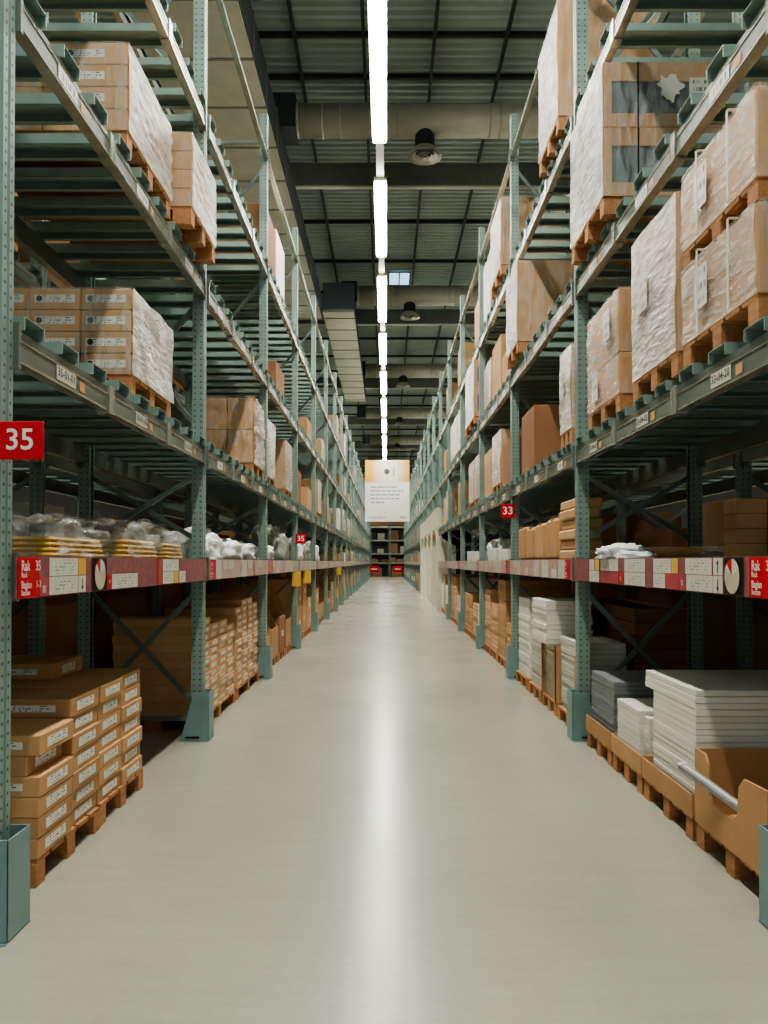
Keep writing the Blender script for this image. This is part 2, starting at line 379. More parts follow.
# lights
LX=-.12; LZ=H+7.3
b=MB(); b.box(-.07,.07,-2,80,.07,.15); t=put('light_rail', b.mesh('rail',['rail']),None,(LX,0,LZ)); tag(t,'long pale suspended rail carrying the strip lights above the aisle','light rail')
b=MB(); b.box(-.125,.125,-1.75,1.75,0.001,.07); b.box(-.125,-.112,-1.75,1.75,-.045,.001); b.box(.112,.125,-1.75,1.75,-.045,.001); lamp_h=b.mesh('lamp_housing',['rail'])
b=MB(); b.box(-.11,.11,-1.74,1.74,-.085,0); lamp_d=b.mesh('lamp_diffuser',['lamp'])
for i in range(16):
    y=9.75+1.75-9.96+4.98*i
    t=empty('hanging_strip_light',(LX,y,LZ)); tag(t, f'glowing white linear strip light over the aisle, {ORD[i]} along the rail', 'light')
    put('lamp_housing',lamp_h,t); put('lamp_diffuser',lamp_d,t)
    ld=bpy.data.lights.new('strip_lamp','AREA'); ld.shape='RECTANGLE'; ld.size=.21; ld.size_y=3.44; ld.energy=70; ld.color=(1,.965,.86); ld.spread=math.radians(118)
    o=bpy.data.objects.new('strip_lamp',ld); C.objects.link(o); o.location=(LX,y,LZ-.095)

# ------------------------------------------------------------------ racks
def post_mesh(h):
    def f():
        b=MB(); w=.05
        # hat section: open at the back, shallow groove down the front
        pr=[(-w,-w),(-w+.0,-.012),(-w+.014,-.008),(-w+.014,.008),(-w,.012),(-w,w),(w,w),(w,w-.02),(w-.004,w-.02),(w-.004,w-.004),(-w+.02,w-.006),(-w+.02,-w+.006),(w-.004,-w+.004),(w-.004,-w+.02),(w,-w+.02),(w,-w)]
        b.prism(pr,'z',0,h); return b.mesh('post',['post'])
    return cached(('post',h),f)
def post_mesh_s(s,h):
    if s>0: return post_mesh(h)
    def f():
        me=post_mesh(h).copy()
        for v in me.vertices: v.co.x*=-1
        me.flip_normals(); return me
    return cached(('post',h,s),f)
def base_plate():
    def f():
        b=MB(); b.box(-.07,.07,-.0495,.0495,0,.012); return b.mesh('base_plate',['steel'])
    return cached('bp',f)
def beam_mesh(s, h, front=True):
    """box beam between posts with a stepped top and a bright lower lip; x=0 front"""
    def f():
        b=MB(); y0,y1=.055,BAY-.055
        b.prism([(0,-h+.012),(0,-.05),(.012*s,-.045),(.012*s,-.0),(.055*s,0),(.055*s,-h+.012)],'y',y0,y1,0)
        b.box(-.006*s,.055*s,y0,y1,-h,-h+.012,1)
        b.box(-.004*s,.006*s,y0,y1,-.055,-.048,1)
        for y in (y0-.003,y1-.024): b.box(-.012*s,.05*s,y,y+.025,-h-.03,.02,0)
        return b.mesh('beam',['beam','lip'])
    return cached(('beam',s,h,front),f)
def clip_mesh(s,h):
    def f():
        b=MB()
        for y in (-.035,.035): b.box(-.012*s,0*s,y-.006,y+.006,-h-.005,.0)
        b.box(-.014*s,.06*s,-.045,.045,-h-.012,-h-.001); b.box(-.01*s,0,-.03,.03,-h,-.0)
        return b.mesh('clip',['lip'])
    return cached(('clip',s,h),f)
def bar_geo(b, s, y, w=.2, z=0):
    x0,x1=-.015*s,(D+.01)*s; h=BARH; t=.004
    b.box(x0,x1,y-w/2,y+w/2,z+h-t,z+h)                        # top sheet
    b.box(x0+.03*s,x1,y-w/2,y-w/2+t,z,z+h-t); b.box(x0+.03*s,x1,y+w/2-t,y+w/2,z,z+h-t)   # webs
    b.box(x0+.05*s,x1,y-w/2-.0,y-w/2+.035,z,z+t); b.box(x0+.05*s,x1,y+w/2-.035,y+w/2,z,z+t)
    for q in (-w/2+.004,w/2-.004): b.box(x0+.0,x0+.03*s,y+q-.004,y+q+.004,z+.0,z+h-t)
def bar_mesh(s):
    def f():
        b=MB(); bar_geo(b,s,0); return b.mesh('support_bar',['bar'])
    return cached(('bar',s),f)
def bardeck_mesh(s):
    def f():
        b=MB()
        for i in range(9): bar_geo(b,s,BAY*(i+.5)/9)
        return b.mesh('slatted_deck',['bar'])
    return cached(('bd',s),f)
def deck_mesh(s):
    def f():
        b=MB(); b.box(.06*s,(D-.06)*s,.06,BAY-.06,-.035,-.003); 
        return b.mesh('shelf_deck',['galv'])
    return cached(('deck',s),f)
def brace_mesh(kind,s,z0,z1):
    def f():
        b=MB(); off=.02 if kind=='a' else -.02
        if kind=='h': b.bar((.1*s,0,z0),((D-.1)*s,0,z0),.03,.04)
        elif kind=='a': b.bar((.09*s,off,z0),((D-.09)*s,off,z1),.028,.04)
        else: b.bar((.09*s,off,z1),((D-.09)*s,off,z0),.028,.04)
        return b.mesh('brace',['brace'])
    return cached(('br',kind,s,z0,z1),f)
BH=[.16,.15,.15,.15,.1]
def frame_parts(t, s, y, posth=7.57, z0=0, braces=True):
    for x in (.06, D-.05):
        p=put('post', post_mesh_s(s if x<.5 else -s, posth-z0), t, (x*s,y,z0))
        if z0==0: put('base_plate', base_plate(), p, (0,0,.001))
    if braces:
        segs=[(.3,1.28),(1.75,2.3),(2.75,3.8),(4.2,5.3),(5.7,6.8)]
        for a,c in segs:
            if a<z0: continue
            put('brace', brace_mesh('a',s,a,c), t, (0,y,0)); put('brace', brace_mesh('b',s,a,c), t, (0,y,0))
        for a in (.18,7.2):
            if a>=z0: put('brace', brace_mesh('h',s,a,a), t, (0,y,0))
def rack(side, k, label, s, x, near=True, last=False, levels=(0,1,2,3,4), back=False, prefix='35'):
    z0=3.3 if 0 not in levels else 0
    t=empty('pallet_rack',(x,fy(k),0)); tag(t,label,'rack','back-to-back racks behind' if back else 'racks lining the aisle')
    frame_parts(t,s,0,z0=z0)
    if last: frame_parts(t,s,BAY)
    for l in levels:
        bm=put('beam', beam_mesh(s,BH[l]), t, (0,0,LV[l]))
        put('beam', beam_mesh(-s,BH[l]), t, (D*s,0,LV[l]))
        if l in (1,2,3) and not back and k<7:
            for q in (1,2): put('clip', clip_mesh(s,BH[l]), bm, (0,BAY*q/3,0))
            if k<5:
                for q in range(3):
                    yq=BAY*(q+.5)/3-.02
                    put('location_label', quad_x('location_label',s,.23,.075,'label2' if k>0 or l!=1 else 'plate'), bm, (-.003*s,yq,-.09))
                    if k==0 and l==1:
                        put('location_number', textmesh('location_number', f'{prefix}-0{4 if prefix=="33" else 1}-{q+1:02d}' if not(prefix=='33' and q==0) else '33-04-20', .058,'ink'), bm, (-.006*s,yq,-.09), rot_x(s))
                    put('orange_tag', quad_x('orange_tag',s,.07,.05,'orange'), bm, (-.003*s, yq+(.2 if s<0 else -.2), -.1))
        if l==0: put('shelf_deck', deck_mesh(s), t, (0,0,LV[0]))
        if l in (1,2,3):
            if near:
                for i in range(9): put('support_bar', bar_mesh(s), t, (0,BAY*(i+.5)/9,LV[l]))
            else: put('slatted_deck', bardeck_mesh(s), t, (0,0,LV[l]))
    return t
NB=20
for k in range(NB):
    rack('l',k,f'green steel pallet rack bay, {ORD[k]} from the camera, lining the aisle\'s left side',-1,-WL,k<8,k==NB-1)
    pass_=6<=k<=9
    rack('r',k,f'green steel pallet rack bay, {ORD[k]} from the camera, lining the aisle\'s right side',1,WR,k<8,k==NB-1,(2,3,4) if pass_ else (0,1,2,3,4),prefix='33')
XBL=-(WL+2*D+.33); XBR=WR+2*D+.33
for k in range(7):
    rack('l',k,f'dim green rack bay behind the left row, {ORD[k]} from the camera, standing back to back',1,XBL,False,k==6,back=True)
    rack('r',k,f'dim green rack bay behind the right row, {ORD[k]} from the camera, standing back to back',-1,XBR,False,k==6,back=True)

# post guards
def guard(s, k, h=.42):
    """folded steel guard bolted to the floor in front of a post: U of three walls, sloped rear edge"""
    def f():
        b=MB(); t=.006
        x0=-.055*s; 
        b.box(x0,x0+t*s,-.10,.10,.006,h)
        for y in (-.10,.094):
            pts=[(x0,.006),(x0+.24*s,.006),(x0+.24*s,.03),(x0+.13*s,h),(x0,h)]
            b.prism(pts,'y',y,y+t)
        b.box(x0-.01*s,x0+.26*s,-.112,-.101,0,.05) if False else None
        b.box(x0,x0+.25*s,-.115,-.1,0,.006); b.box(x0,x0+.25*s,.1,.115,0,.006)
        return b.mesh('guard',['guard'],.002)
    def g():
        b=MB(); x0=-.055*s; b.box(x0+.08*s,x0+.2*s,-.108,-.1005,.028,.045); return b.mesh('slot',['black'])
    x=-WL if s<0 else WR; w='left' if s<0 else 'right'
    o=put('post_guard', cached(('guard',s),f), None, (x,fy(k),0))
    tag(o,f'green folded steel guard around the foot of the {ORD[k]} rack post on the {w}','post guard')
    if k<4: put('bolt_slot', cached(('slot',s),g), o)
for k in range(NB):
    guard(-1,k)
    if not 6<=k<=10: guard(1,k)

# ------------------------------------------------------------------ label strips
def strip(side, k, cards, detail):
    s=-1 if side=='left' else 1; x=(-WL-.03+.02) if s<0 else (WR-.01+.02-.0)
    x=-(WL-.023) if s<0 else WR-.023
    t=empty('shelf_label_strip',(x,fy(k),1.39)); 
    tag(t,f'shelf-edge strip of red and white price cards on the {ORD[k]} rack bay, {side} row','label strip')
    def f():
        b=MB(); b.box(0,.006*s,.06 if k else .02,BAY-.06,0,.185); return b.mesh('strip_backing',['plum' if k==0 else 'pale'])
    put('strip_backing', cached(('sb',s,k==0),f), t)
    for (ya,yb,row,m) in cards:
        h=.085 if row in (0,1) else .178; zc={0:.0485,1:.137,2:.0925}[row]
        w=yb-ya; nm={'card':'price_card','red':'rack_sign','rose':'section_card','yellow':'yellow_card','plate':'arrow_card','black':'disc_plate'}[m]
        o=put(nm, quad_x(nm,s,w-.006,h,m), t, (-.003*s,(ya+yb)/2,zc))
    return t
def pY(px,W): return F*W/abs(px-386.5)
def lay(lst, W, k):
    out=[]
    for a,c,row,m in lst:
        ya,yb=sorted((pY(a,W)-fy(k),pY(c,W)-fy(k))); out.append((max(ya,.03),min(yb,BAY-.03),row,m))
    return out
L0=[(12,38.5,2,'red'),(38.5,48,0,'rose'),(48,77,1,'card'),(77,85,1,'yellow'),(48,77,0,'card'),(77,85,0,'plate'),(91,106,2,'black'),(106,111,0,'red'),(111,137,0,'card'),(156.5,158,2,'red'),(158,162,2,'rose'),
    (162,178,1,'card'),(162,173,0,'card'),(173,178,0,'yellow'),(178.5,185,0,'card')]
st=strip('left',0,lay(L0,WL-.02,0),1)
R0=[(768+9,750,2,'red'),(725,745,2,'black'),(714,724,1,'plate'),(686,713,1,'card'),(687,714,0,'card'),(714,724,0,'plate'),(680,687,0,'rose'),(672,679,1,'yellow'),(654,672,1,'card'),(654,666,0,'card'),(666,680,0,'rose'),
    (625,646,1,'card'),(625,646,0,'card'),(601,619,1,'card'),(601,619,0,'rose'),(619.5,624,0,'red'),(595.5,600,1,'yellow'),(590,595,1,'card'),(590,600,0,'card')]
str_=strip('right',0,lay(R0,WR-.02,0),1)
def strip_words(t, s, items):
    for txt,yc,zc,size,al in items:
        put('lettering', textmesh('lettering',txt,size,'textwhite',al,.82), t, (-.006*s,yc,zc), rot_x(s))
# on the left the aisle face is read with +y to the reader's right; on the right with -y
a=pY(12,WL-.02)-fy(0); 
strip_words(st,-1,[('Rak',.055,.142,.064,'LEFT'),('35',.188,.142,.064,'LEFT'),('Rack',.055,.104,.034,'LEFT'),('Bagian',.055,.06,.046,'LEFT'),('1-3',.195,.06,.046,'LEFT'),('Section',.055,.026,.034,'LEFT')])
ya=pY(43,WL-.02)-fy(0); strip_words(st,-1,[('01',ya,.035,.05,'CENTER')])
yr=pY(752,WR-.02)-fy(0)
strip_words(str_,1,[('Rak',yr-.012,.142,.064,'LEFT'),('33',yr-.145,.142,.064,'LEFT'),('Rack',yr-.012,.104,.034,'LEFT'),('Bagian',yr-.012,.06,.046,'LEFT'),('Section',yr-.012,.026,.034,'LEFT')])
for px,zc in ((108.5,.05),): strip_words(st,-1,[('01',pY(px,WL-.02)-fy(0),zc,.03,'CENTER')])
strip_words(str_,1,[('02',pY(683.5,WR-.02)-fy(0),.045,.04,'CENTER'),('02',pY(621.7,WR-.02)-fy(0),.045,.04,'CENTER')])
def arrow(t,s,y,z,up):
    d=1 if up else -1
    b=MB(); b.box(-.001*s,-.0005*s,-.003,.003,-.028,.028); b.face([(-.001*s,-.014,d*.012),(-.001*s,.014,d*.012),(-.001*s,0,d*.036)]); put('arrow', b.mesh('arrow',['ink']), t, (-.005*s,y,z))
arrow(st,-1,pY(81,WL-.02)-fy(0),.0485,False); arrow(str_,1,pY(719,WR-.02)-fy(0),.137,True); arrow(str_,1,pY(719,WR-.02)-fy(0),.0485,False)
def disc(t,s,y):
    b=MB(); n=40; r=.083
    P=lambda a,rr=r:(-.006*s, rr*math.cos(a)*.95, rr*math.sin(a))
    for i in range(n):
        a0,a1=2*PI*i/n,2*PI*(i+1)/n; am=(a0+a1)/2
        cosm=math.cos(am)*(1 if s<0 else -1)
        top=math.sin(am)>.45
        b.face([(-.006*s,0,.0),P(a0),P(a1)],(1 if cosm<0 and cosm>-.75 else 2) if top else 0)
    put('round_disc', b.mesh('disc',['beige','red','plate']), t, (-.002*s,y,.0925))
disc(st,-1,pY(98.5,WL-.02)-fy(0)); disc(str_,1,pY(734,WR-.02)-fy(0))
rc=random.Random(3)
for side in ('left','right'):
    s=-1 if side=='left' else 1
    for k in range(1,NB):
        if side=='right' and 6<=k<=9: continue
        cards=[]; y=.09
        if k in (1,2,4,7): cards.append((.08,.3,2,'red')); y=.31
        step=1.0 if k<6 else 2.0
        while y<BAY-.45:
            w=rc.uniform(.18,.34)*step; ty=rc.random()
            if ty<.7:
                if rc.random()<.5: cards += [(y,y+w,1,'card'),(y,y+w,0,'card')]
                else: cards += [(y,y+w,rc.choice((0,1)),'card')]
                if rc.random()<.35: cards.append((y+w+.005,y+w+.07,1,'yellow')); w+=.08
            elif ty<.8: cards.append((y,y+.07*step,rc.choice((0,2)),'rose'))
            y+=w+rc.uniform(.01,.16)
        t=strip(side,k,cards,0)
        if k in (1,2): strip_words(t,s,[('Rak' ,.27 if s>0 else .10,.142,.05,'LEFT'),('Rack',.27 if s>0 else .10,.1,.03,'LEFT'),('Bagian',.27 if s>0 else .10,.06,.036,'LEFT'),('Section',.27 if s>0 else .10,.028,.028,'LEFT')])
# yellow cards hanging under the strip
for i,(px,W) in enumerate(((293,WL),(304,WL),(337,WL))):
    y=pY(px,W)
    b=MB(); b.box(-.075,.075,-.004,.004,-.25,0); o=put('hanging_card', b.mesh('hanging_card',['yellow']),None,(-W+.06,y,1.39)); tag(o,f'yellow price card hanging below the left shelf strip, {ORD[i]} one from the camera','price card')
# row signs
def row_sign(txt,x0,x1,y,z0,z1,label):
    b=MB(); w=x1-x0; h=z1-z0; b.box(-w/2,w/2,0,.012,-h/2,h/2); o=put('aisle_number_sign', b.mesh('number_sign',['red'],.003),None,((x0+x1)/2,y,(z0+z1)/2)); tag(o,label,'sign')
    put('number', textmesh('number',txt,h*.78,'textwhite'), o, (0,-.002,0), ROT_Y)
row_sign('35',-1.605,-1.415,3.185,1.972,2.13,'large red square sign reading 35 on the nearest rack post')
row_sign('35',-1.62,-1.44,fy(3)-.08,1.88,2.05,'small red sign reading 35 on a post farther down the left row')
row_sign('33',1.52,1.70,fy(2)-.08,2.135,2.32,'small red sign reading 33 on a post of the right row')

# ------------------------------------------------------------------ goods builders
def side_x(s): return -WL if s<0 else WR
def side_word(s): return 'left' if s<0 else 'right'
def pallet_geo(b, dx, dy, mi=0, h=.13):
    n=5; 
    for i in range(n):
        y=-dy/2+dy*(i+.5)/n; b.box(-dx/2,dx/2,y-dy/n*.42,y+dy/n*.42,h-.02,h,mi)
def runner_geo(b, dx, h=.13, mi=0):
    for i in range(3):
        x=-dx/2+.07+(dx-.14)*i/2; b.box(x-.07,x+.07,-.05,.05,.02,h-.021,mi)
    b.box(-dx/2,dx/2,-.05,.05,0,.019,mi)
def pallet_parts(t, dx, dy, z=0, nm='deck', h=.13, parent_loc=(0,0)):
    def f():
        b=MB(); pallet_geo(b,dx,dy,0,h); return b.mesh('pallet_deck',['wood'])
    def g():
        b=MB(); runner_geo(b,dx,h); return b.mesh('runner',['wood'])
    put('deck_boards', cached(('pd',round(dx,2),round(dy,2),h),f), t, (parent_loc[0],parent_loc[1],z))
    for q in (-1,0,1): put('runner', cached(('pr',round(dx,2),h),g), t, (parent_loc[0],parent_loc[1]+q*(dy/2-.051),z))
def pallet(s, xf, dx, y0, y1, z, label):
    """xf: aisle-side face (absolute x)"""
    t=empty('wooden_pallet',(xf+s*dx/2,(y0+y1)/2,z)); tag(t,label,'pallet'); pallet_parts(t,dx,y1-y0); return t
def carton(s, xf, dx, y0, y1, z0, z1, label, m='kraft', name='carton', lab=None, near=None, tape=True, group=None, bevel=.005):
    dy=y1-y0; dz=z1-z0
    o=put(name, boxmesh(name,dx,dy,dz,m,bevel), None, (xf+s*dx/2,(y0+y1)/2,z0)); tag(o,label,'carton',group)
    if lab: put('printed_label', quad_x('printed_label',s,lab[0],lab[1],'label'), o, (-s*(dx/2+.002), lab[2] if len(lab)>2 else 0, dz*.5))
    if near: put('side_label', quad_y('side_label',near[0],near[1],'label'), o, (-s*(dx/2-near[2]),-dy/2-.002,dz*.5))
    if tape:
        def f():
            b=MB(); b.box(-dx/2-.001,dx/2+.001,-.025,.025,dz-.02,dz+.001) ; return b.mesh('tape',['tape'])
        if dx>.3: put('tape', cached(('tape',round(dx,3),round(dz,3)),f), o)
    return o
def film_geo(dx,dy,dz,seed,s,amp=.012,z0=0):
    """loose film shell round a load: five wrinkled sides; material 0, whitened for glare, on the aisle face, 1 elsewhere"""
    b=MB(); nu,nv=16,12
    def disp(p,n):
        q=Vector(p)*3.1+Vector((seed*1.7,seed*.9,seed*.3))
        a=noise.noise(q)*.6+abs(noise.noise(q*2.3+Vector((5,1,2))))*.8
        return Vector(p)+n*(.006+amp*max(a,0))
    def sheet(o,u,v,n,mi):
        o,u,v,n=map(Vector,(o,u,v,n)); base=len(b.v)
        for j in range(nv+1):
            for i in range(nu+1): b.v.append(tuple(disp(o+u*(i/nu)+v*(j/nv),n)))
        for j in range(nv):
            for i in range(nu):
                a=base+j*(nu+1)+i; b.f.append((a,a+1,a+nu+2,a+nu+1)); b.m.append(mi)
    x0,x1=-dx/2,dx/2; y0,y1=-dy/2,dy/2; a=x0 if s>0 else x1
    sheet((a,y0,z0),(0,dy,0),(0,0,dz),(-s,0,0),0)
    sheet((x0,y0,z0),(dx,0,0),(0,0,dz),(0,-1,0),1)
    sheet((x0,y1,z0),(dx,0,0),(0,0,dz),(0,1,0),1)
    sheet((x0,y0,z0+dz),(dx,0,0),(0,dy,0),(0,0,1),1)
    return b
def wrapped(s, xf, dx, y0, y1, z, label, tiers, fm=('film_glare','film_lo'), m='kraft', near_labels=None, cols=1, pal=True, seed=1, amp=.012, rows=None, aisle_label=True, band=False, cap=None, group=None):
    """pallet load in stretch film: pallet, cartons per tier, film, labels; tiers: list of heights"""
    dy=y1-y0; t=empty('wrapped_pallet_load',(xf+s*dx/2,(y0+y1)/2,z)); tag(t,label,'pallet load',group)
    zz=0
    if pal: pallet_parts(t,dx,dy); zz=.131
    for ti,hgt in enumerate(tiers):
        if hgt<0:      # a pallet between two tiers
            pallet_parts(t,dx,dy,zz,h=-hgt); zz+=-hgt+.001; continue
        n=cols if isinstance(cols,int) else cols[ti]
        r=(rows[ti] if rows else 1)
        for rr in range(r):
            for c in range(n):
                w=(dx-.006*(n-1))/n; x=-dx/2+w/2+c*(w+.006); hh=hgt/r
                bx=put('carton', boxmesh('carton',w,dy-.01,hh-.004,m), t, (x,0,zz+rr*hh))
                if near_labels:
                    lw,lh,off=near_labels
                    l=put('printed_label', quad_y('printed_label',min(lw,w*.8),lh,'label'), bx, (off*s,-(dy-.01)/2-.002,hh*.5))
                    b_=cached('dotm',lambda:(lambda q:(q.cyl((0,0,0),(0,-.002,0),.02,16),q.mesh('dot',['black']))[1])(MB()))
                    put('round_mark', b_, l, (-min(lw,w*.8)/2+.03,-.001,0))
        if cap:
            for q in (0,1):
                pass
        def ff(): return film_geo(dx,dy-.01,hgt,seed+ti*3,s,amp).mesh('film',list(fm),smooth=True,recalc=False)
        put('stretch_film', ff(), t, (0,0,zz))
        if aisle_label:
            put('pallet_label', quad_x('pallet_label',s,.16,.22,'label'), t, (-s*(dx/2+.028),(-.18 if ti%2 else .12)*dy/.8,zz+hgt*.55))
        if band:
            b=MB(); zt=hgt
            for q in (-.22,.2):
                b.box(-dx/2-.03,dx/2+.03,q*dy-.008,q*dy+.008,zt+.02,zt+.026)
                xx=-s*(dx/2+.03); b.box(min(xx,xx+.004),max(xx,xx+.004),q*dy-.008,q*dy+.008,0,zt+.026)
            put('strap', b.mesh('strap',['plate']), t, (0,0,zz))
        zz+=hgt+.001
    return t

ZB=lambda l: (LV[l]+BARH+.001) if l else LV[0]
# ---- left, floor, first bay: long flat cartons on two pallets
pallet(-1,-1.665,1.1,3.70,4.53,0,'wooden pallet under the two nearest columns of flat cartons on the left')
pallet(-1,-1.675,1.1,4.55,5.36,0,'wooden pallet under the two farther columns of flat cartons on the left')
cols=[(3.71,4.11,6,-1.665),(4.125,4.525,7,-1.675),(4.56,4.94,7,-1.685),(4.955,5.345,7,-1.685)]
rr=random.Random(5)
for ci,(ya,yb,n,xf) in enumerate(cols):
    hh=.0985
    for r in range(n):
        j=rr.uniform(-.012,.012); pos='topmost' if r==n-1 else ('bottom' if r==0 else ORD[r]+' from bottom')
        if ci==0 and r==n-2: j=-.05
        carton(-1,xf+j,1.1,ya,yb,.131+r*hh,.131+(r+1)*hh-.001,f'long labelled flat carton, {pos}, {ORD[ci]} column from the nearest post',
               name='flat_carton', lab=(.24,.05), near=(.36,.036,.26) if (r in (n-1,n-3)) else None, tape=False, bevel=.004)
# dark strap of shade is cast by the shelf; one carton lies on top, pushed back
carton(-1,-2.06,.9,4.80,5.26,.131+7*.0985,.131+8*.0985+.0,'long flat carton lying pushed back on top of the labelled flat cartons',name='flat_carton',lab=(.2,.05),near=(.36,.035,.28),tape=False)
# ---- left, floor, second bay: many small labelled cartons
pallet(-1,-1.675,.9,7.03,8.62,0,'wooden pallet under the nearer block of small labelled cartons, second bay')
pallet(-1,-1.675,.9,8.70,10.2,0,'wooden pallet under the farther block of small labelled cartons, second bay')
ys=[7.05,7.44,7.83,8.22]; 
for ci,(ya,w,n,b0) in enumerate([(7.05,.385,12,0),(7.44,.385,11,0),(7.83,.385,11,0),(8.22,.385,10,0),(8.72,.36,12,1),(9.085,.36,13,1),(9.45,.36,13,1),(9.815,.36,12,1)]):
    hh=.075
    for r in range(n):
        j=rr.uniform(-.01,.01); pos='topmost' if r==n-1 else ('bottom' if r==0 else ORD[r]+' from bottom')
        carton(-1,-1.69+j,.8,ya,ya+w-.008,.131+r*hh,.131+(r+1)*hh-.001,f'small labelled carton, {pos}, {ORD[ci]} column of the second left bay',m='kraft2',name='small_carton',lab=(.2,.035),tape=False,bevel=.003)
# ---- left, upper levels
z=ZB(1)
wrapped(-1,-1.64,.98,4.95,5.88,z,'film-wrapped stack of four-row labelled cartons on the second left shelf',[.56],cols=3,rows=[4],near_labels=(.34,.05,0),seed=2,amp=.03,fm=('film_glare','film_lo'),aisle_label=False)
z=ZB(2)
wrapped(-1,-1.60,1.05,4.74,5.70,z,'tall film-wrapped carton stack with pallet on the third left shelf, nearer of the pair',[.55],cols=2,rows=[4],near_labels=(.24,.05,0),seed=3,fm=('film_glare','film_lo'),aisle_label=False)
wrapped(-1,-1.46,1.05,5.76,6.56,z,'film-wrapped carton stack overhanging the aisle on the third left shelf',[.56],cols=2,rows=[4],near_labels=(.24,.05,0),seed=4,fm=('film_glare','film_lo'),aisle_label=False)
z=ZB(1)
wrapped(-1,-1.62,.62,9.35,10.2,z,'film-wrapped brown cartons at the end of the second left bay above eye level',[.4,.38],cols=2,seed=5,amp=.05,fm=('film_glare','film_lo'),aisle_label=False)

# ---- right, floor, first bay
def tray(s,xf,dx,y0,y1,z0,h,label):
    t=.008; b=MB(); cy=(y1-y0)/2; cx=dx/2
    b.box(-cx,cx,-cy,cy,0,t); b.box(-cx,-cx+t,-cy,cy,t,h); b.box(cx-t,cx,-cy,cy,t,h); b.box(-cx+t,cx-t,-cy,-cy+t,t,h); b.box(-cx+t,cx-t,cy-t,cy,t,h)
    o=put('cardboard_tray', b.mesh('tray',['kraft']),None,(xf+s*dx/2,(y0+y1)/2,z0)); tag(o,label,'tray'); return o
def parcels(s,xf,dx,y0,y1,z0,z1,n,what,m='white',name='flat_pack_parcel',jit=.012,big_top=0,ext=0):
    hh=(z1-z0)/n
    for r in range(n):
        j=rr.uniform(-jit,jit)+.012; pos='topmost' if r==n-1 else ('bottom' if r==0 else ORD[r]+' from bottom')
        yb=y1+(ext if r>=n-big_top else 0)
        o=put(name, boxmesh(name,dx,yb-y0,hh-.002,m,.003),None,(xf+s*(dx/2+j),(y0+yb)/2+rr.uniform(-.004,.004),z0+r*hh)); tag(o,f'{what}, {pos}','flat pack')
pd='wooden pallet under the '
pallet(1,1.70,1.1,3.44,4.27,0,pd+'open brown display bin on the right')
pallet(1,1.70,1.1,4.32,5.14,0,pd+'tall stack of white flat packs on the right')
pallet(1,1.70,1.1,5.18,5.84,0,pd+'low stack of white flat packs on the right')
pallet(1,1.70,1.1,5.88,6.58,0,pd+'grey flat packs beside the right post guard')
tray(1,1.69,1.12,4.31,5.15,.131,.13,'brown cardboard tray holding the tall stack of white flat packs')
tray(1,1.69,1.12,5.17,5.85,.131,.13,'brown cardboard tray holding the low stack of white flat packs')
tray(1,1.69,1.12,5.87,6.59,.131,.13,'brown cardboard tray holding the grey flat packs')
parcels(1,1.71,1.06,4.335,5.02,.141,.835,19,'white flat pack in the tall stack behind the display bin',big_top=3,ext=.15,jit=.004)
parcels(1,1.71,1.06,5.30,5.80,.141,.535,9,'white wrapped flat pack in the low stack beside the grey packs',jit=.004)
parcels(1,1.74,1.02,5.192,5.295,.141,.505,8,'narrow white flat pack leaning beside the tall stack',jit=.004)
parcels(1,1.715,1.04,5.90,6.54,.141,.64,15,'grey wrapped flat pack beside the right post guard',m='grey',jit=.004)
# display bin
def display_bin():
    t=empty('display_bin',(1.69+.55,3.86,.131)); tag(t,'open brown cardboard display bin with a cut-out front, nearest on the right','display bin')
    x0=-.55; th=.012; h=.40; y0,y1=-.405,.405
    # front (aisle) wall with rounded cut-out
    prof=[(y0,0),(y1,0),(y1,h),(y1-.13,h),(y1-.17,h-.04),(y1-.19,.2),(y1-.23,.16),(y0+.34,.16),(y0+.30,.20),(y0+.28,h-.06),(y0+.23,h-.01),(y0,h)]
    b=MB(); b.prism(prof,'x',x0,x0+th); put('front_wall', b.mesh('front_wall',['kraft']), t)
    b=MB(); b.box(.55-th,.55,y0,y1,0,h); put('back_wall', b.mesh('back_wall',['kraft']), t)
    for nm,y in (('side_wall',y0),('side_wall',y1-th)):
        b=MB(); b.box(x0+th,.55-th,y,y+th,0,h); put(nm, b.mesh(nm,['kraft']), t)
    b=MB(); b.box(x0+th,.55-th,y0+th,y1-th,0,.02); put('bottom_sheet', b.mesh('bottom',['kraft']), t)
display_bin()
# carton lying in the bin and the slim silver pack leaning over the edge
carton(1,1.74,.5,3.55,3.95,.153,.27,'low carton lying inside the open display bin',m='kraft2',tape=False)
b=MB(); b.box(-.36,.36,-.03,.03,-.011,.011); b.box(-.33,.33,-.012,.012,.011,.0125,1); b.box(-.36,-.34,-.031,.031,-.012,.0125,1)
o=put('slim_silver_pack', b.mesh('silver_pack',['silver','plate'],.004),None,(1.675,3.98,.375)); 
a=Vector((1.59,4.20,.455)); c=Vector((1.76,3.74,.325)); d=(c-a)
o.location=(a+c)/2; o.rotation_euler=d.to_track_quat('X','Z').to_euler(); tag(o,'slim silver plastic pack leaning out over the display bin edge','pack')
for v in o.data.vertices: v.co.x*=d.length/.72

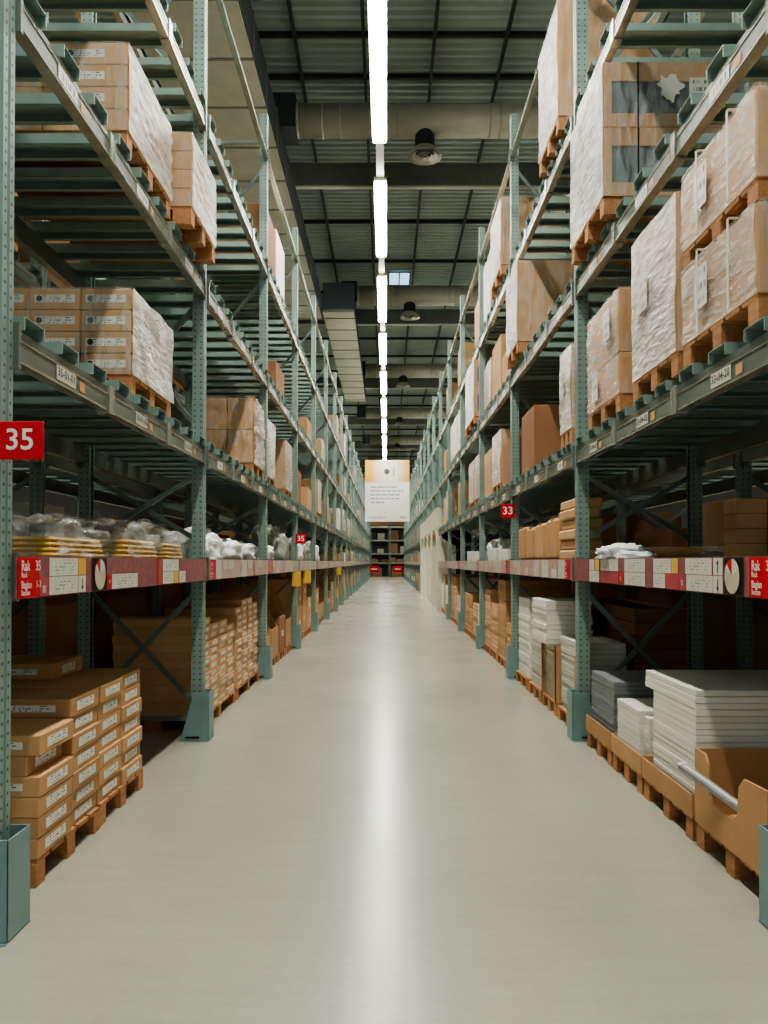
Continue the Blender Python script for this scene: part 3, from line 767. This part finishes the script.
# ---- right, floor, second bay
y=6.93
spec=[(6.93,7.72,.13,.82,'whited',14,'pale flat pack just past the right post guard'),
      (7.80,8.50,.13,.72,'whited',12,'pale flat pack under the tall white boxes'),
      (8.58,9.30,.13,1.08,'whited',18,'pale flat pack in the third stack of the second right bay'),
      (9.38,10.2,.13,1.1,'white',18,'off-white flat pack by the third right post')]
for i,(a_,b_,z0,z1,m,n,w) in enumerate(spec):
    pallet(1,1.70,.5,a_,b_,0,f'wooden pallet under the {ORD[i]} stack of the second right bay')
    parcels(1,1.72,.42,a_+.03,b_-.03,.131,z1,n,w,m,jit=.006)
for q in (0,1,2):
    b=MB(); b.box(-.012,.0,-.03,.03,0,.575); b.box(-.012,.05,-.03,-.024,0,.575)
    o=put('corner_board', b.mesh('corner_board',['kraft'],.001),None,(1.705,[6.97,7.845,8.47][q],.13)); tag(o,f'brown cardboard edge protector standing against the pale flat packs, {ORD[q]} from the camera','edge protector')
parcels(1,1.60,.46,7.82,8.55,.722,1.16,9,'large white box lid in the tall white pile, second right bay','white',name='white_box',jit=.01)

# ---- right, upper levels
for r_ in range(9):
    pos='topmost' if r_==8 else ('bottom' if r_==0 else ORD[r_]+' from the bottom')
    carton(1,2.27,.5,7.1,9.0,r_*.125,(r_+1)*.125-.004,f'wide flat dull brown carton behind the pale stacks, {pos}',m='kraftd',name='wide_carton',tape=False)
z=ZB(1)
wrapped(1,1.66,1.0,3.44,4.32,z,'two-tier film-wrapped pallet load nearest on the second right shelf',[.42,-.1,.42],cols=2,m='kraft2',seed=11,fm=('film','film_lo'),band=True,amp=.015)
wrapped(1,1.66,1.0,4.40,5.20,z,'tall white film-wrapped load on the second right shelf, between two brown loads',[.92],cols=1,m='kraft',seed=13,fm=('film_glare','film_lo'),amp=.02)
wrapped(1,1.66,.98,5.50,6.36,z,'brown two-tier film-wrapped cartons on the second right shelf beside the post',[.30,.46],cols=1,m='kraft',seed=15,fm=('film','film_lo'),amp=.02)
wrapped(1,1.66,.9,6.92,7.36,z,'narrow pale film-wrapped load just past the second right post',[.76],cols=1,m='kraft2',seed=17,fm=('film_glare','film'),amp=.02)
carton(1,1.68,.8,8.8,9.6,z,z+.72,'dark brown carton with white label deep in the second right bay',m='kraftd',tape=True,near=(.12,.14,.5))
# slate-and-brown crates, third level
def crate_load(xf,dx,y0,y1,z,tiers,label):
    dy=y1-y0; t=empty('crated_pallet_load',(xf+dx/2,(y0+y1)/2,z)); tag(t,label,'pallet load'); pallet_parts(t,dx,dy); zz=.131
    for i,h in enumerate(tiers):
        bd=put('panel_stack', boxmesh('panel_stack',dx-.03,dy-.03,h-.002,'slate',.004), t, (0,0,zz))
        for za,zb in ((0,.1),(h-.13,h)):
            def f():
                b=MB(); q=.012
                b.box(-dx/2,dx/2,-dy/2,-dy/2+q,za,zb); b.box(-dx/2,dx/2,dy/2-q,dy/2,za,zb); b.box(-dx/2,-dx/2+q,-dy/2+q,dy/2-q,za,zb); b.box(dx/2-q,dx/2,-dy/2+q,dy/2-q,za,zb)
                if zb==h: b.box(-dx/2,dx/2,-dy/2,dy/2,zb-.002,zb+.004)
                return b.mesh('cardboard_band',['kraft'])
            put('cardboard_band', f(), bd)
        b=MB(); b.box(-dx/2-.004,-dx/2+.06,-dy/2-.004,-dy/2+.06,0,h); put('corner_post', b.mesh('corner_post',['kraft']), bd)
        put('stretch_film', film_geo(dx,dy,h,21+i,1,.012).mesh('film',['film_glare','film_lo'],smooth=True,recalc=False), bd)
        b=MB(); b.box(-.28,-.27,-dy/2-.014,-dy/2-.008,0,h); put('strap', b.mesh('strap',['black']), bd)
        if i==len(tiers)-1:
            put('white_sheet', quad_y('white_sheet',.14,.17,'label'), bd, (.16,-dy/2-.03,h*.55))
            b=MB()
            pts=[(.085*math.cos(a)*(1+.18*math.sin(3*a+1)+.16*math.sin(7*a)+.1*math.cos(11*a)),.095*math.sin(a)*(1+.2*math.cos(5*a+.6)+.13*math.sin(9*a))) for a in [2*PI*q/40 for q in range(40)]]
            b.face([(p[0],0,p[1]) for p in pts]); put('torn_patch', b.mesh('torn_patch',['plate'],recalc=False), bd, (-.05,-dy/2-.03,h*.58))
        zz+=h+ .006
    return t
z=ZB(2)
crate_load(1.58,1.05,5.6,6.58,z,[.50,.47],'two-tier load of slate panels banded in cardboard on the third right shelf')
wrapped(1,1.58,.95,9.3,10.15,z,'big brown carton load with glare-white film face on the third right shelf',[.98],cols=1,m='kraft',seed=23,fm=('film_glare','film_lo'),aisle_label=False)
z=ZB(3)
wrapped(1,1.60,.9,7.15,8.05,z,'tall film-wrapped brown load on the top right shelf past the second post',[1.1],cols=1,m='kraft',seed=25,fm=('film_glare','film_lo'),aisle_label=False)
wrapped(1,1.60,.9,10.75,11.8,z,'film-wrapped brown load on the top right shelf past the third post',[.95],cols=1,m='kraft',seed=26,fm=('film_glare','film_lo'),aisle_label=False)
z=ZB(2)
crate_load(1.60,1.0,14.1,15.6,z,[.52,.5],'small two-tier crate load of dark panels farther along the third right shelf')

# ---- label-level goods
def lumpy(name, rx,ry,rz,seed,amp,m,sub=4,flat=.35):
    bm=bmesh.new(); bmesh.ops.create_icosphere(bm,subdivisions=sub,radius=1)
    for v in bm.verts:
        p=v.co.copy(); q=p*2.0+Vector((seed*3.1,seed*1.3,seed*.7))
        r=1+amp*(abs(noise.noise(q))*1.6-.4)+amp*.7*(abs(noise.noise(q*2.7))-.3)+amp*.3*(abs(noise.noise(q*6.1))-.3)
        r=min(r,1.12); p=Vector((math.copysign(abs(p.x)**.75,p.x),math.copysign(abs(p.y)**.75,p.y),math.copysign(abs(p.z)**.85,p.z)))*r
        z=p.z; z=max(z,-flat); v.co=(p.x*rx,p.y*ry,(z+flat)*rz/(1+flat))
    me=bpy.data.meshes.new(name); bm.to_mesh(me); bm.free()
    for p in me.polygons: p.use_smooth=True
    me.materials.append(MT[m]); return me
def bundle(x,y,rx,ry,rz,seed,label,inner='mustard',outer='bag'):
    t=empty('bagged_bundle',(x,y,LV[0]+.004)); tag(t,label,'bagged goods')
    def f():
        b=MB(); n=4
        for i in range(n):
            w=.9-.02*i; b.box(-rx*w,rx*w,-ry*w,ry*w,rz*.46*i/n,rz*.46*(i+.92)/n)
        return b.mesh('folded_mat',[inner],.015)
    if inner: put('folded_mats', f(), t)
    if inner: rx,ry=rx*1.12,ry*1.1
    put('plastic_bag', lumpy('plastic_bag',rx,ry,rz,seed,.32,outer), t)
bundle(-2.0,4.35,.32,.42,.24,1,'clear plastic bag of straw-yellow mats on the left shelf, nearest')
bundle(-1.98,5.4,.32,.4,.28,2,'clear plastic bag of yellow mats in the middle of the first left shelf')
bundle(-1.93,6.25,.26,.26,.27,3,'puffy clear plastic bag of pale mats beside the second left post')
bundle(-2.62,5.0,.1,.7,.36,14,'tall crumpled clear bag standing behind the bagged yellow mats',None)
for i,(y,ry,rz,m) in enumerate([(7.5,.42,.30,'bagw'),(8.5,.42,.25,'bagw'),(9.45,.4,.23,'bagw'),(11.0,.36,.24,'bagw'),(12.3,.6,.55,'bagg'),(14.7,.5,.46,'bagw'),(16.2,.5,.44,'bagg'),(18.3,.55,.46,'bagw')]):
    bundle(-1.9,y,.3,ry,rz,20+i,f'{"white" if m=="bagw" else "grey-green"} crumpled plastic bundle lying on the left label shelf, {ORD[i]} of the row',None,m)
bundle(-2.6,8.6,.1,.9,.42,41,'bluish-grey plastic heap behind the white bundles, second left bay',None,'bagg')
# right first bay: white plastic and tan roll, small cartons
t=empty('paper_parcel',(2.12,5.84,LV[0]+.004)); tag(t,'long tan paper parcel with torn white plastic at its aisle end','parcel')
b=MB(); b.cyl((-.22,0,.045),(.45,.05,.05),.045,18); o=put('paper_roll', b.mesh('roll',['paper'],smooth=False),t)
put('torn_plastic', lumpy('torn_plastic',.2,.16,.11,7,.6,'bagw'), t, (-.34,-.02,0))
b=lumpy('torn_strip',.14,.05,.05,9,.5,'bagw'); put('torn_flap', b, t, (-.34,-.32,0))
put('loose_film', lumpy('loose_film',.2,.1,.1,12,.3,'film'), t, (.42,.02,0))
for r in range(4):
    for c in range(3):
        carton(1,2.46+c*.236,.228,5.46,5.66,LV[0]+r*.107,LV[0]+(r+1)*.107-.001,f'small crinkled tan carton on the label shelf, {["bottom","second","third","top"][r]} row, {ORD[c]} from the aisle',m='kraft2',name='small_carton',tape=False,bevel=.008)
for r in range(6):
    carton(1,1.70+(.02 if r%2 else 0),.24,7.0,7.66-(.03 if r%3==0 else 0),LV[0]+r*.095,LV[0]+(r+1)*.095-.003,f'rumpled tan carton just past the right post on the label shelf, {ORD[r]} layer up',m='kraft2',name='small_carton',tape=False,bevel=.016)
for i,(ya,yb,hh) in enumerate(((7.8,8.32,.43),(8.42,8.95,.41),(9.05,9.5,.39),(9.6,10.05,.42))):
    o=carton(1,1.71,.32,ya,yb,LV[0],LV[0]+hh,f'upright brown carton with rounded corners on the right label shelf, {ORD[i]} past the post',name='upright_carton',tape=True,bevel=.035)
for i,y in enumerate((11.0,12.2,14.2,15.6)):
    carton(1,1.72,.6,y,y+.95,LV[0],LV[0]+(.16 if i%2==0 else .2),f'flat white carton on the right label shelf, {ORD[i]} beyond the third post',m='white',tape=False)
bundle(1.98,13.52,.22,.24,.4,51,'white plastic-bagged bundle on the right label shelf near the red sign',None,'bagw')

# ------------------------------------------------------------------ farther bays
rg=random.Random(21)
def flared(s,xf,dx,y0,y1,h,label,m='kraft'):
    """display carton: tall back, sides sloping to a low aisle front"""
    t=empty('display_carton',(xf+s*dx/2,(y0+y1)/2,.131)); tag(t,label,'display carton'); dy=y1-y0; th=.012
    lo=h*.45; x0=-s*dx/2; x1=s*dx/2
    b=MB(); b.box(x0,x0+th*s,-dy/2,dy/2,0,lo); put('front_wall', b.mesh('fw',[m]), t)
    b=MB(); b.box(x1,x1-th*s,-dy/2,dy/2,0,h); put('back_wall', b.mesh('bw',[m]), t)
    for y in (-dy/2,dy/2-th):
        b=MB(); b.prism([(x0+th*s,0),(x1-th*s,0),(x1-th*s,h),(x0+.35*dx*s,h),(x0+th*s,lo)],'y',y,y+th); put('side_wall', b.mesh('sw',[m]), t)
    b=MB(); b.box(x0+th*s,x1-th*s,-dy/2+th,dy/2-th,0,lo*.8); put('stacked_contents', b.mesh('contents',['kraftd']), t)
for s in (-1,1):
    w=side_word(s); xf0=-1.68 if s<0 else 1.72
    for k in range(2,NB):
        if s>0 and 6<=k<=9: continue
        far=k>=9; n=4 if not far else 2
        for u in range(n):
            ya=fy(k)+.15+(BAY-.3)*u/n; yb=ya+(BAY-.3)/n-.06
            where=f'{ORD[u]} floor unit of {ORD[k]} {w} bay'
            pallet(s,xf0,1.0,ya,yb,0,f'wooden pallet, {where}') if k<12 else None
            zb=.131 if k<12 else 0
            ty=rg.random()
            if s<0:
                hh=rg.choice((.55,.65,.8,.95,1.1)) if k>2 else (.5,.95,.55,1.0)[u]
                if k<8 and ((k==2 and u in (1,3)) or ty<.3): flared(s,xf0-.0,.95,ya+.02,yb-.02,max(hh,.8),f'tall brown display carton with sloping sides, {where}')
                else:
                    m=rg.choice(('kraft','kraft','kraft2','kraftd')); nn=2 if (not far and hh>.6) else 1
                    for r in range(nn): carton(s,xf0-.01+rg.uniform(-.02,.02),.95,ya+.03,yb-.03,zb+r*hh/nn,zb+(r+1)*hh/nn-.001,f'brown carton, {"upper" if r else ("lower" if nn>1 else "single")} one, {where}',m=m,lab=(.2,.09) if k<7 else None,tape=k<6)
            else:
                hh=rg.choice((.6,.75,.9,1.05)) if k>2 else (.55,1.15,.75,.95)[u]
                m=rg.choice(('whited','kraft','kraft2','white','kraft'))
                if k<5:
                    nn=int(hh/.075)
                    for r in range(nn):
                        pos='topmost' if r==nn-1 else ('bottom' if r==0 else ORD[r]+' from bottom')
                        o=put('flat_pack_parcel', boxmesh('flat_pack_parcel',.95,yb-ya-.06,hh/nn-.003,m,.003),None,(xf0+s*(.475+rg.uniform(.012,.026)),(ya+yb)/2,zb+r*hh/nn)); tag(o,f'{"white" if "white" in m else "brown"} flat pack, {pos}, {where}','flat pack')
                else:
                    carton(s,xf0+.01,.95,ya+.03,yb-.03,zb,zb+hh,f'upright {"white" if "white" in m else "brown"} carton, {where}',m=m,tape=False)
        # shelves above
        for l,prob,hs in ((0,.75,(.25,.35,.5)),(1,.62,(.5,.65,.8)),(2,.3 if s<0 else .55,(.5,.7,.9)),(3,.10 if s<0 else .35,(.7,.9,1.0))):
            if l==0 and (k<6): continue
            if s>0 and 6<=k<=9 and l<2: continue
            for u in range(2 if far else 3):
                if rg.random()>prob: continue
                nn=2 if far else 3
                ya=fy(k)+.2+(BAY-.4)*u/nn; yb=ya+(BAY-.4)/nn-.12
                if s>0 and l==2 and k==3: continue
                hh=rg.choice(hs); where=f'{ORD[u]} place, {["label","second","third","top"][l]} shelf, {ORD[k]} {w} bay'
                xf=(-1.66 if s<0 else 1.72); zb=ZB(l)
                if rg.random()<.45 and l and k<12:
                    wrapped(s,xf,.9,ya,yb,zb,f'film-wrapped carton load, {where}',[hh],cols=1,m=rg.choice(('kraft','kraft2')),seed=k*5+u,aisle_label=False)
                else:
                    carton(s,xf,.8,ya,yb,zb,zb+hh,f'plain {"pale" if (q:=rg.random())<.3 else "brown"} carton, {where}',m='white' if q<.15 else ('kraft2' if q<.3 else rg.choice(('kraft','kraftd'))),tape=k<8)

# ------------------------------------------------------------------ back rack goods (seen through the front racks)
rb=random.Random(9)
for s in (-1,1):
    w=side_word(s); xin=(WL if s<0 else WR)+D+.33
    for k in range(0,6):
        for l in (-1,0,1,2,3):
            for u in range(2):
                if l>=1 and rb.random()<.35: continue
                ya=fy(k)+.25+1.6*u; yb=ya+rb.uniform(1.1,1.45); z0=.0 if l<0 else ZB(l); hh=rb.uniform(.6,1.05) if l!=0 else rb.uniform(.35,.7)
                if s<0 and k==1 and l==0 and u==0: continue
                if l<0: hh=rb.uniform(1.3,1.37)
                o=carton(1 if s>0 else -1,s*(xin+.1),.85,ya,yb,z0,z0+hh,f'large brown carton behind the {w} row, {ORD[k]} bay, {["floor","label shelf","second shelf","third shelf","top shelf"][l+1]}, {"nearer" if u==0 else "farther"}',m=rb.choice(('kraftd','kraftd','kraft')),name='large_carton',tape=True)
carton(-1,-3.16,.7,6.95,7.6,LV[0],LV[0]+.52,'white carton seen between the dark rack posts behind the left row',m='white',name='large_carton',tape=False)

# ------------------------------------------------------------------ portal in the right row
t=empty('passage_portal',(1.66,fy(6)+.06,0)); tag(t,'cream clad passage portal with columns built into the right rack row','portal')
Lp=BAY*4-2.2
b=MB(); b.box(-.06,.12,0,Lp,2.62,3.28); put('fascia', b.mesh('fascia',['cream'],.01), t)
b=MB(); b.box(.125,1.0,0,.02,2.62,3.28); put('fascia_end', b.mesh('fascia_end',['cream']), t)
for i in range(5):
    wd=.22; y=wd+(Lp-2*wd)*i/4
    b=MB(); b.box(-.05,-.03,y-wd,y+wd,0,2.615)
    for q in (y-wd,y+wd-.02): b.prism([(-.03,0),(.55,0),(.55,2.05),(.12,2.3),(-.03,2.615)],'y',q,q+.02)
    for d in (-1,1):
        if (i==0 and d<0) or (i==4 and d>0): continue
        b.prism([(y+d*wd,2.15),(y+d*(wd+.5),2.615),(y+d*wd,2.615)],'x',-.05,-.02)
    put('column_cladding', b.mesh('cladding',['cream']), t)
# ------------------------------------------------------------------ hanging sign
Ys=42.0; S=Ys/F
sx0,sx1=(365-386.5)*S,(409.5-386.5)*S; sz0,sz1=H+(562-521.5)*S,H+(562-460)*S
w=sx1-sx0; h=sz1-sz0; cx=(sx0+sx1)/2; cz=(sz0+sz1)/2
t=empty('hanging_banner',(cx,Ys,cz)); tag(t,'large white hanging banner with yellow top band over the far aisle','banner')
b=MB(); b.box(-w/2,w/2,0,.02,-h/2,h/2); put('banner_board', b.mesh('banner',['textwhite']), t)
bh=h*.36
b=MB(); b.box(-w/2,w/2,-.006,0,-bh/2,bh/2); put('yellow_band', b.mesh('band',['sunburst']), t, (0,-.002,h/2-bh/2))
b=MB(); b.cyl((0,-.01,0),(0,-.004,0),.15,28); put('dark_dot', b.mesh('dot',['slate']), t, (-.02,-.008,h/2-bh*.52))
b=MB()
for q in range(7):
    a=-.9+.3*q; b.bar((.34+.0,0,.22*math.sin(a)),(.30+.12*math.cos(a),0,.3*math.sin(a)),.01,.05)
put('thin_rays', b.mesh('rays',['inkgrey']), t, (-.02,-.012,h/2-bh*.52))
rw=random.Random(2)
for i in range(5):
    b=MB(); x=-w/2+.3; xe=(w/2-.32) if i<4 else -.1; xe-= (.3,0,.22,.18,0)[i]
    while x<xe:
        l=min(rw.uniform(.1,.34),xe-x); b.box(x,x+l,-.004,-.001,-.035,.035); x+=l+.06
    put('text_line', b.mesh('text_line',['inkblue' if i==1 else 'inkgrey']), t, (0,0,h/2-bh-.26-.21*i))
b=MB(); x=-w/2+.2
for l in (.2,.15,.3,.12): b.box(x,x+l,-.004,-.001,-.02,.02); x+=l+.05
put('text_line', b.mesh('small_print',['inkgrey']), t, (0,0,-h/2+.22))
put('maker_mark', textmesh('maker_mark','IKEA',.17,'slate'), t, (w/2-.32,-.004,-h/2+.22), ROT_Y)
b=MB()
for x in (-w/2+.1,w/2-.1): b.cyl((x,.01,h/2),(x,.01,LZ+2.0-cz),.008,8)
put('hanging_wire', b.mesh('wire',['galv']), t)

# ------------------------------------------------------------------ end of the aisle
YE=84
def end_rack(x0,x1,n):
    t=empty('pallet_rack',((x0+x1)/2,YE,0)); tag(t,f'distant rack facing the camera across the aisle end, {n}','rack')
    c=(x0+x1)/2; 
    for x in (x0+.07,x1-.07):
        b=MB(); b.box(-.06,.06,-.06,.06,0,7); put('post', b.mesh('end_post',['post']), t, (x-c,0,0)); 
    for z in (1.5,2.5,3.95,5.4,6.8):
        b=MB(); b.box(x0-c+.13,x1-c-.13,-.05,.02,-.16,0); put('beam', b.mesh('end_beam',['lip']), t, (0,0,z))
        b=MB(); b.box(x0-c+.13,x1-c-.13,.02,1.1,-.06,-.02); put('shelf_deck', b.mesh('end_deck',['beam']), t, (0,0,z))
    b=MB(); b.box(x0-c+.01,x1-c-.01,1.15,1.2,0,7); put('back_panel', b.mesh('end_back',['dark']), t)
xs=[-8.3,-5.2,-2.3,0.9,2.4,5.4,8.4]
xs=[-6.9,-4.3,-1.75,.35,2.45,5.0]
names=['outermost on the left','second from the left','just left of the centre','just right of the centre','right of the centre','far right']
for i in range(len(xs)-1): end_rack(xs[i],xs[i+1],names[i])
eg=[(-1.0,-.3,2.55,3.0,'white'),(.35+.1,1.2,2.5,3.6,'kraft'),(-.95,-.2,3.95,4.7,'plate'),(.5,1.3,3.95,5.0,'kraft'),(-1.6,-.9,1.5,1.9,'kraft'),(-.6,.0,1.5,1.85,'kraftd'),(.2+.2,1.0,1.5,2.1,'kraft'),(1.1,2.0,1.5,1.9,'kraft2'),(-1.5,-.5,0,.9,'kraft'),(.6,1.7,0,.9,'kraft'),(-1.6,.2,5.4,6.2,'kraft2'),(.5,2.2,5.4,6.3,'kraft'),(1.5,2.3,2.5,3.3,'white')]
for i,(x0,x1,z0,z1,m) in enumerate(eg):
    o=put('carton', boxmesh('end_carton',x1-x0,.7,z1-z0,m,.01),None,((x0+x1)/2,YE+.55,z0-.019 if z0 else 0)); tag(o,f'distant {"white" if m in("white","plate") else "brown"} carton in the rack closing the aisle end, {ORD[i]} of the scattered ones','carton','cartons in the distant end rack')
for i,x in enumerate((-1.28,1.15)):
    b=MB(); b.box(-.48,.48,0,.03,-.34,.34); o=put('hanging_red_sign', b.mesh('redsign',['red'],.01),None,(x,YE-4,.82)); 
    tag(o,f'small red sign at the far end of the aisle, {"left" if i==0 else "right"} one','sign')
    b=MB(); b.box(-.3,.3,-.006,-.001,-.05,.05); put('text_line', b.mesh('redtext',['textwhite']), o)
    b=MB()
    for q in (-.4,.4): b.box(q-.03,q+.03,.0,.06,-.82,-.34)
    put('sign_leg', b.mesh('sign_leg',['galv']), o)

# ------------------------------------------------------------------ light, world, camera
wd=bpy.data.worlds.new('World'); bpy.context.scene.world=wd; wd.use_nodes=True
bg=wd.node_tree.nodes['Background']; bg.inputs['Color'].default_value=(.80,.92,.88,1); bg.inputs['Strength'].default_value=.25
for x in (-6.0,6.1):
    for i in range(5):
        ld=bpy.data.lights.new('neighbour_aisle_lamp','AREA'); ld.shape='RECTANGLE'; ld.size=.3; ld.size_y=8; ld.energy=330; ld.color=(1,.97,.86)
        o=bpy.data.objects.new('neighbour_aisle_lamp',ld); C.objects.link(o); o.location=(x,6+10*i,8.6)
cd=bpy.data.cameras.new('Camera'); cam=bpy.data.objects.new('Camera',cd); C.objects.link(cam)
pitch=math.radians(.8)
cam.location=(0,0,H); cam.rotation_euler=(PI/2+pitch,0,0)
cd.sensor_fit='HORIZONTAL'; cd.sensor_width=36; cd.lens=F/768*36
cd.shift_x=-2.5/768; cd.shift_y=(50-F*math.tan(pitch))/768
cd.clip_end=300
sc=bpy.context.scene; sc.camera=cam
sc.view_settings.view_transform='AgX'; sc.view_settings.look='AgX - Medium High Contrast'; sc.view_settings.exposure=.68
sc.cycles.use_denoising=True
